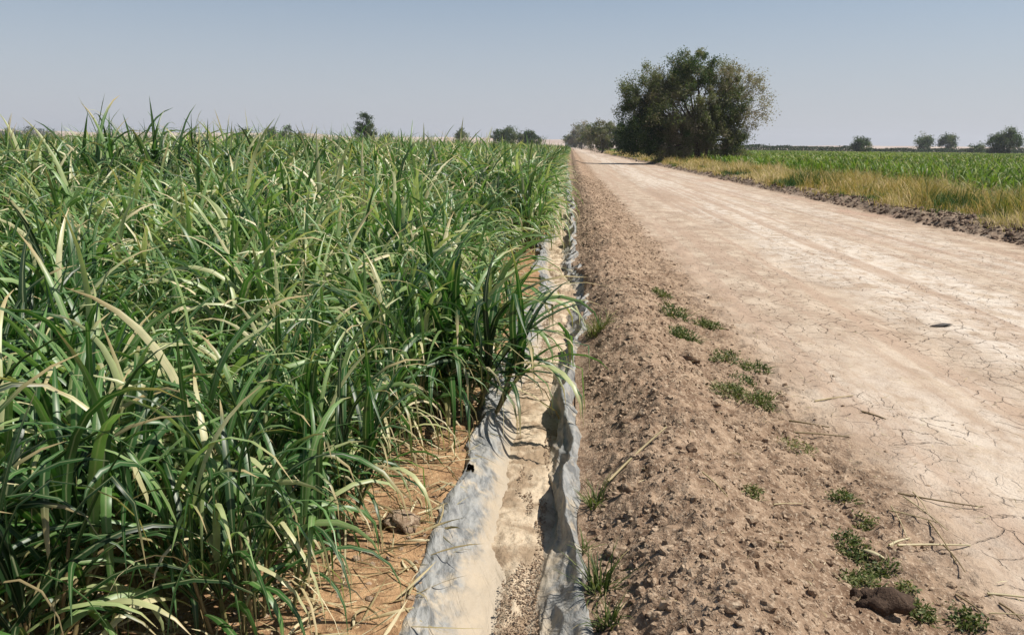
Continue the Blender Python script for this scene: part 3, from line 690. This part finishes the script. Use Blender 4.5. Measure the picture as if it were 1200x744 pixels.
def smalltree(px0, px1, ytop, Y, var, label, name='tree', n=160, ybot=None, sparse=0, leaf=None, X=None, lobes=3, catg='tree', fork=.35, group='distant trees'):
    s = Y / FPX; cx = (px0 + px1) / 2; w = (px1 - px0) / 2; c = AT(cx, ytop, Y); base = (c.x, Y, 0.); h = c.z * .97
    zb = h * .12 if ybot is None else max(.3, AT(cx, ybot, Y).z)
    it = []
    for k in range(lobes):
        fx = (k + .5) / lobes * 2 - 1 if lobes > 1 else 0
        rx = w * s * (1.15 / max(1, lobes * .6)); top = h * (1 - .3 * abs(fx + random.uniform(-.4, .4)) ) if k != lobes // 2 else h
        rz = (top - zb) / 2; it.append((fx * (w * s - rx * .8), random.uniform(-.3, .3) * rx, zb + rz, rx, rx, rz, 1, var + random.uniform(-.08, .08), sparse))
    return tree(name, label, base, it, leaf or s * .85, max(14, int(n * .42)), 110, catg, trunks=((0, 0, max(.12, h * .025)),), csz=s * 2.2, fork=fork, group=group, twig=0)
# roadside trees beyond the large one
smalltree(716, 756, 139, 165, .22, 'bright green bush tucked against the left foot of the large tree', 'bush', 420, lobes=3, catg='bush', group='trees lining the far road')
smalltree(684, 730, 136, 235, .62, 'brownish tree left of the green bush beyond the large tree', 'tree', 420, lobes=3, group='trees lining the far road')
smalltree(664, 701, 144, 560, .68, 'low brown grey tree at the far end of the road', 'tree', 260, lobes=3, group='trees lining the far road')
smalltree(663, 677, 158, 1500, .6, 'smallest hazy tree at the vanishing end of the road', 'tree', 110, lobes=2, group='trees lining the far road')
# left horizon
smalltree(415, 441, 130, 240, .2, 'lone upright dark tree rising above the left cane field', 'tree', 230, ybot=170, lobes=3, fork=.4)
smalltree(579, 606, 148, 380, .25, 'left and taller half of the dark bushes beyond the cane near the road', 'tree', 200, lobes=2)
smalltree(602, 635, 153, 385, .3, 'right and lower half of the dark bushes beyond the cane near the road', 'tree', 200, lobes=3)
smalltree(536, 545, 153, 420, .35, 'tiny round tree above the middle of the cane field', 'tree', 70, lobes=1)
smalltree(313, 326, 150, 450, .3, 'left one of two low dark trees on the left horizon', 'tree', 80, lobes=2)
smalltree(325, 342, 148, 455, .3, 'right one of two low dark trees on the left horizon', 'tree', 80, lobes=2)
smalltree(281, 291, 153, 470, .3, 'small low tree left of the pair on the left horizon', 'tree', 60, lobes=1)
smalltree(449, 459, 157, 430, .3, 'small low bush just right of the lone upright tree', 'bush', 60, lobes=1, catg='bush')
smalltree(347, 355, 155, 470, .3, 'tiny bush right of the low pair on the left horizon', 'bush', 40, lobes=1, catg='bush')
# right horizon
smalltree(1002, 1019, 161, 350, .2, 'squat dark tree nearest the large tree on the right horizon', 'tree', 120, lobes=2)
smalltree(1077, 1090, 160, 480, .25, 'left one of two small round trees on the right horizon', 'tree', 90, ybot=173, lobes=1)
smalltree(1105, 1119, 160, 485, .25, 'right one of two small round trees on the right horizon', 'tree', 90, ybot=173, lobes=1)
smalltree(1159, 1178, 156, 330, .22, 'shorter dark tree of the pair at the right end of the horizon', 'tree', 140, lobes=2)
smalltree(1176, 1197, 151, 325, .22, 'taller dark tree at the right end of the horizon', 'tree', 150, lobes=2)
smalltree(1138, 1149, 171, 400, .25, 'very low bush left of the pair at the right end of the horizon', 'bush', 50, lobes=1, catg='bush')
# far hedgerow band behind the right field and a dark band at the far left
def band(name, x0, x1, Y, h, n_, label, slope=0):
    x = RNG.uniform(x0, x1, n_); hh_ = h * (.75 + .5 * fbm(x / 14, x * 0, 4, 901)); z = hh_ * RNG.random(n_)**.7; y = Y + RNG.normal(0, 5, n_) + slope * x
    nn = RNG.normal(size=(n_, 3)) + [0, -.4, .5]; nn /= np.linalg.norm(nn, axis=1, keepdims=True)
    V, F, D = leafcards(np.stack([x, y, z], 1), nn, RNG.uniform(.5, 1.2, n_) * Y / 900, RNG.random(n_))
    props(link(name, mkmesh(name, V, F, M_FARGREEN, D)), kind='stuff', label=label)
band('far_hedgerow', 40, 420, 440, 4.4, 42000, 'dark low band of shrubs behind the right field')
band('far_woodland', -980, -760, 1150, 22, 9000, 'dark wooded rise at the far left edge of the horizon')

# ------------------------------------------------------------------ weeds, straws, stray things on the berm and road
def weed(px, py, w, h, label, name='weed_tuft', var=.4, n_=70, upright=False):
    c = P(px, py, .03); c.z = gz(c.x, c.y); s = c.y / FPX; rad = w * s / 2
    a = RNG.uniform(0, 6.28, n_); r = RNG.random(n_)**.7 * (1 + .35 * fbm(np.cos(a) * 1.3 + px, np.sin(a) * 1.3 + py, 3, 971)); bx_ = r * np.cos(a) * rad; by_ = r * np.sin(a) * rad * random.uniform(.9, 1.5)
    gy = H(c.x + bx_, c.y + by_) - c.z
    hs = h * s * 1.3
    el = R(1) * (RNG.uniform(35, 88, n_) if upright else RNG.uniform(8, 65, n_))
    V1 = blades(np.stack([bx_, by_, gy - .004], 1), a + RNG.normal(0, .9, n_), el, R(1) * RNG.uniform(10, 80, n_), RNG.uniform(.5, 1.2, n_) * max(hs, .05), RNG.uniform(.005, .011, n_) * (1 if c.y < 5 else c.y / 5), 4, np.clip(var + RNG.normal(0, .2, n_), 0, 1), .3, RNG.normal(0, .5, n_), RNG.normal(0, 1, n_), prof='grass')
    o = empty(name, c, label=label, cat='weed', group='weeds on the berm and road edge')
    link('blades', mkmesh('blades', *V1[:2], M_WEED, V1[2]), o)
    if not upright:
        m_ = n_ * 4; k = RNG.integers(0, n_, m_); q = np.stack([bx_[k], by_[k], gy[k]], 1) + RNG.normal(0, .018, (m_, 3)); q[:, 2] = gy[k] + RNG.random(m_) * max(hs, .04) * .6
        nn = RNG.normal(size=(m_, 3)) + [0, 0, .8]; nn /= np.linalg.norm(nn, axis=1, keepdims=True)
        t = leafcards(q, nn, RNG.uniform(.006, .013, m_) * (1 if c.y < 5 else c.y / 5), np.clip(var + RNG.normal(0, .22, m_) + (RNG.random(m_) < .15) * .4, 0, 1)); link('leaves', mkmesh('leaves', *t[:2], M_WEED, t[2]), o)
weed(790, 378, 34, 20, 'dark green weed tuft highest up along the road edge of the berm', var=.35, n_=90)
weed(799, 399, 34, 16, 'dark weed tuft just below the highest one on the berm', var=.3, n_=110)
weed(829, 385, 30, 10, 'low weed patch right of the highest tufts', var=.45)
weed(776, 352, 20, 10, 'faint sparse weed farthest along the berm', var=.5, n_=50)
weed(851, 418, 36, 10, 'thin flat weed patch between the high tufts and the long green mat', var=.4)
weed(884, 428, 32, 10, 'flat weed patch reaching towards the pale road', var=.35)
weed(856, 465, 40, 14, 'left half of the long bright green weed mat on the road edge', var=.5, n_=130)
weed(890, 470, 38, 14, 'right half of the long bright green weed mat on the road edge', var=.5, n_=130)
weed(872, 448, 30, 8, 'short scrap of weed above the long green mat', var=.3, n_=50)
weed(933, 526, 42, 10, 'yellowish thin weed below the long green mat', var=.75, n_=60)
weed(989, 579, 28, 12, 'small round weed alone by the road edge', var=.4)
weed(1014, 607, 24, 8, 'faint little weed below the small round one', var=.5, n_=40)
weed(997, 640, 44, 12, 'weed tuft with a pale curled dead leaf in it', var=.35, n_=100)
weed(1034, 662, 36, 10, 'weed tuft right of the one with the dead leaf', var=.35)
weed(1008, 679, 42, 12, 'weed tuft just above the dark clod of earth', var=.45, n_=100)
weed(1080, 711, 36, 12, 'weed tuft right of the dark clod of earth', var=.4)
weed(1136, 719, 38, 12, 'lowest weed tuft nearest the right corner', var=.35)
weed(881, 600, 22, 8, 'tiny pale weed on the berm slope', var=.6, n_=40)
weed(1060, 690, 20, 6, 'tiny weed above the dark clod', var=.5, n_=30)
weed(700, 402, 26, 22, 'olive grass tuft against the right side of the plastic sheet', 'grass_tuft', .6, 90, True)
weed(698, 592, 22, 34, 'thin green grass tuft beside the standing flap of plastic sheet', 'grass_tuft', .45, 46, True)
weed(703, 690, 34, 46, 'dark green grass tuft at the foot of the berm near the bottom edge', 'grass_tuft', .3, 70, True)
weed(712, 735, 30, 34, 'lowest grass tuft beside the plastic sheet at the bottom edge', 'grass_tuft', .25, 50, True)
weed(686, 640, 14, 22, 'sparse grass sprig between the two grass tufts by the sheet', 'grass_tuft', .4, 20, True)

def straw(x0, y0, x1, y1, wpx, label, name='straw', var=.6, lift=.006, bow=.008, catg='straw'):
    a = P(x0, y0, .02); b = P(x1, y1, .02); n_ = 7; pts = []
    for k in range(n_):
        t = k / (n_ - 1); x = a.x + (b.x - a.x) * t; y = a.y + (b.y - a.y) * t
        L = math.hypot(b.x - a.x, b.y - a.y); px_, py_ = -(b.y - a.y) / L, (b.x - a.x) / L; q = math.sin(t * math.pi) * bow
        x += px_ * q; y += py_ * q; pts.append((x, y, 0.))
    P_ = np.array(pts); tt = np.linspace(0, 1, n_); g_ = H(P_[:, 0], P_[:, 1]); za, zb_ = g_[0] + lift, g_[-1] + lift
    lin = za + (zb_ - za) * tt; lin += max(0, np.max(g_ + .003 - lin)) ; P_[:, 2] = lin; pts = P_
    c = np.array(pts[3]); c[2] -= .005; r = wpx * a.y / FPX / 2
    V, F, D = tube(np.array(pts) - c, [r * (.9 - .4 * k / 6) for k in range(n_)], 6, var); D[:, 2] = 1
    o = link(name, mkmesh(name, V, F, M_STRAW, D)); o.location = c
    return props(o, label=label, cat=catg, group='straws and twigs on the berm and road')
straw(712, 583, 778, 556, 4, 'long pale stalk lying across the berm crest', 'stalk', .55, .02)
straw(1052, 576, 1152, 592, 2.5, 'long thin dark twig on the cracked road', 'twig', .05, bow=-.01)
straw(1058, 586, 1110, 622, 2, 'upper straw of the scattered straw heap', var=.7)
straw(1042, 600, 1098, 618, 2, 'straw running left from the scattered heap', var=.6)
straw(1044, 594, 1062, 632, 2, 'short steep straw at the left of the scattered heap', var=.65)
straw(1052, 640, 1138, 633, 3.5, 'thick pale straw lying level below the heap', var=.8)
straw(1042, 640, 1066, 630, 4, 'broad pale leaf end left of the level straw', var=.9)
straw(1088, 612, 1120, 662, 2.2, 'brown straw slanting down from the heap', var=.25)
straw(1070, 575, 1086, 605, 1.8, 'short straw at the top of the heap', var=.6)
straw(1105, 640, 1130, 675, 2.4, 'dark straw pointing to the bottom right', 'twig', .1)
straw(1120, 694, 1160, 718, 2.8, 'dark twig beside the lowest weeds', 'twig', .1)
straw(1158, 690, 1230, 699, 3.5, 'pale stalk entering from the right edge', 'stalk', .75)
straw(1172, 700, 1198, 722, 3, 'dark twig near the right bottom corner', 'twig', .05)
straw(1160, 712, 1214, 720, 2.2, 'thin straw at the bottom right corner', var=.6)
straw(930, 508, 995, 512, 2.4, 'brown twig flat beside the yellowish weed', 'twig', .15)
straw(925, 488, 972, 498, 2.6, 'crooked brown twig above the yellowish weed', 'twig', .1)
straw(1010, 482, 1038, 490, 2.5, 'short dark twig on the pale cracked earth', 'twig', .05)
straw(955, 468, 1000, 462, 2, 'thin straw right of the long green weed mat', var=.5)
straw(820, 600, 850, 618, 2.5, 'short straw on the near berm slope', var=.5)
straw(905, 610, 940, 600, 2, 'faint straw between the berm and the weeds', var=.6)
# scattered anonymous straw bits = stuff
litter('straw_bits', 620, lambda n_: (RNG.uniform(.3, 4.6, n_), 2.3 * 5**RNG.random(n_)), .09, .006, 'tiny bits of straw scattered on the berm and road', .004)

def thing_blade(px, py, name, label, catg, az, L, W, mat, var, el=10, dr=30, seg=7, prof='leaf', tw=.6, z=.02):
    c = P(px, py, z); c.z = gz(c.x, c.y) + .006
    V, F, D = blades(np.zeros((1, 3)), az, R(el), R(dr), L, W, seg, var, .5, .3, tw, prof=prof)
    o = link(name, mkmesh(name, V, F, mat, D)); o.location = c
    m = o.modifiers.new('t', 'SOLIDIFY'); m.thickness = .0015
    return props(o, label=label, cat=catg)
M_DARK = leafmat('dark_dead_leaf', [(0, (.03, .022, .018)), (1, (.08, .06, .05))], trans=0, rough=.7, tipdry=False, midrib=0)
thing_blade(1090, 379, 'dead_leaf', 'curled dark dead leaf lying alone on the pale road', 'leaf', .05, .26, .075, M_DARK, .4, 16, 30)
thing_blade(1006, 640, 'dead_leaf', 'pale curled dead leaf resting in a weed tuft', 'leaf', -.9, .14, .03, M_STRAW, .85, 25, 60)

def clod(px, py, wpx, hpx, name, label, mat, seed=0, z=.03):
    c = P(px, py, z); s = c.y / FPX; c.z = gz(c.x, c.y); v, f = ico2(); v2 = v.copy()
    v2, f2 = v2, f
    # one more subdivision by hand for a rough lump
    c2 = {}; vl = [tuple(q) for q in v]; out = []
    def m(a, b):
        k = (min(a, b), max(a, b))
        if k not in c2: p = (np.array(vl[a]) + np.array(vl[b])) / 2; vl.append(tuple(p / np.linalg.norm(p))); c2[k] = len(vl) - 1
        return c2[k]
    for a, b, d in f:
        x, y, zz = m(a, b), m(b, d), m(d, a); out += [(a, x, zz), (b, y, x), (d, zz, y), (x, y, zz)]
    v = np.array(vl); dsp = 1 + .7 * fbm(v[:, 0] * 2 + v[:, 2] * 1.3, v[:, 1] * 2 - v[:, 2], 3, seed) + .3 * fbm(v[:, 0] * 8 + v[:, 2] * 5, v[:, 1] * 8 + v[:, 2] * 3, 2, seed + 5)
    V = v * dsp[:, None] * [wpx * s / 2, wpx * s / 2 * .8, hpx * s / 2]
    D = np.zeros((len(V), 4)); D[:, 0] = .0 if mat is M_DARKCLOD else .35
    o = link(name, mkmesh(name, V, np.array(out), mat, D)); o.location = (c.x, c.y, c.z + hpx * s * .18)
    return props(o, label=label, cat='clod', group='larger lumps of earth')
clod(1030, 716, 58, 34, 'dirt_clod', 'large clod of earth painted dark as shade at the bottom below the weeds', M_SHADECLOD, 3)
clod(1004, 708, 22, 20, 'dirt_clod', 'small dark clod on the left side of the large shade-painted clod', M_SHADECLOD, 9)
clod(808, 430, 20, 14, 'dirt_clod', 'pale pinkish lump of earth between the weed tufts and the berm', M_CLOD, 13)
clod(860, 520, 18, 12, 'dirt_clod', 'brown lump of earth on the berm slope near the road', M_CLOD, 17)
clod(735, 600, 22, 16, 'dirt_clod', 'brown lump of earth right of the standing plastic flap', M_CLOD, 19)
clod(722, 655, 30, 20, 'dirt_clod', 'larger brown lump of earth near the dark grass tuft', M_CLOD, 23)
clod(470, 615, 40, 22, 'dirt_clod', 'orange brown lump of earth between the cane and the plastic sheet', M_CLOD, 27, -.03)

# ------------------------------------------------------------------ light
SUN = Vector((.99, .06, 0)).normalized() * math.cos(R(58)) + Vector((0, 0, math.sin(R(58))))
sl = bpy.data.lights.new('sun', 'SUN'); sl.energy = 5.0; sl.angle = R(.5); sl.color = (1, .95, .87)
so = bpy.data.objects.new('sun', sl); COL.objects.link(so); so.rotation_euler = SUN.to_track_quat('Z', 'Y').to_euler(); so.location = (30, 0, 60)
w = bpy.data.worlds.new('World'); S.world = w; w.use_nodes = True; t = w.node_tree; t.nodes.clear(); n = N(t)
sky = n('TexSky', sky_type='NISHITA', sun_disc=False, sun_elevation=R(58), sun_rotation=math.atan2(SUN.x, SUN.y), altitude=0., air_density=1.0, dust_density=.8, ozone_density=2.0)
ez = n.math('MULTIPLY', n('SeparateXYZ', {0: n('TexCoord').outputs['Generated']}).outputs[2], 1.)
hz = n.mr(ez, -.02, .30, .8, 0.); skc = n.mix(hz, n.mix(1., sky.outputs[0], (1.17, 1.19, 1.16), 'MULTIPLY'), (6.4, 6.6, 7.6))
bg = n('Background', {0: skc, 1: .058}); n('OutputWorld', {0: bg.outputs[0]})
S.view_settings.view_transform = 'Standard'; S.view_settings.look = 'None'; S.view_settings.exposure = .5; S.view_settings.gamma = 1
S.render.film_transparent = False
S.cycles.max_bounces = 6; S.cycles.transparent_max_bounces = 4; S.cycles.use_denoising = True

bm = bpy.data.meshes.new('haze'); X0, X1, Y0_, Y1, Z0, Z1 = -5500, 5500, -250, 5200, -60, 90
vs_ = [(x, y, z) for x in (X0, X1) for y in (Y0_, Y1) for z in (Z0, Z1)]
bm.from_pydata(vs_, [], [(0, 1, 3, 2), (4, 6, 7, 5), (0, 4, 5, 1), (2, 3, 7, 6), (0, 2, 6, 4), (1, 5, 7, 3)]); bm.update()
hm, ht = nt('haze'); hn = N(ht); pv = hn('VolumePrincipled', {'Color': (.86, .89, .96, 1), 'Density': .00016, 'Anisotropy': .2}); ho = hn('OutputMaterial'); ht.links.new(pv.outputs[0], ho.inputs['Volume'])
bm.materials.append(hm); props(link('haze', bm), kind='stuff', label='thin dusty haze over the fields')
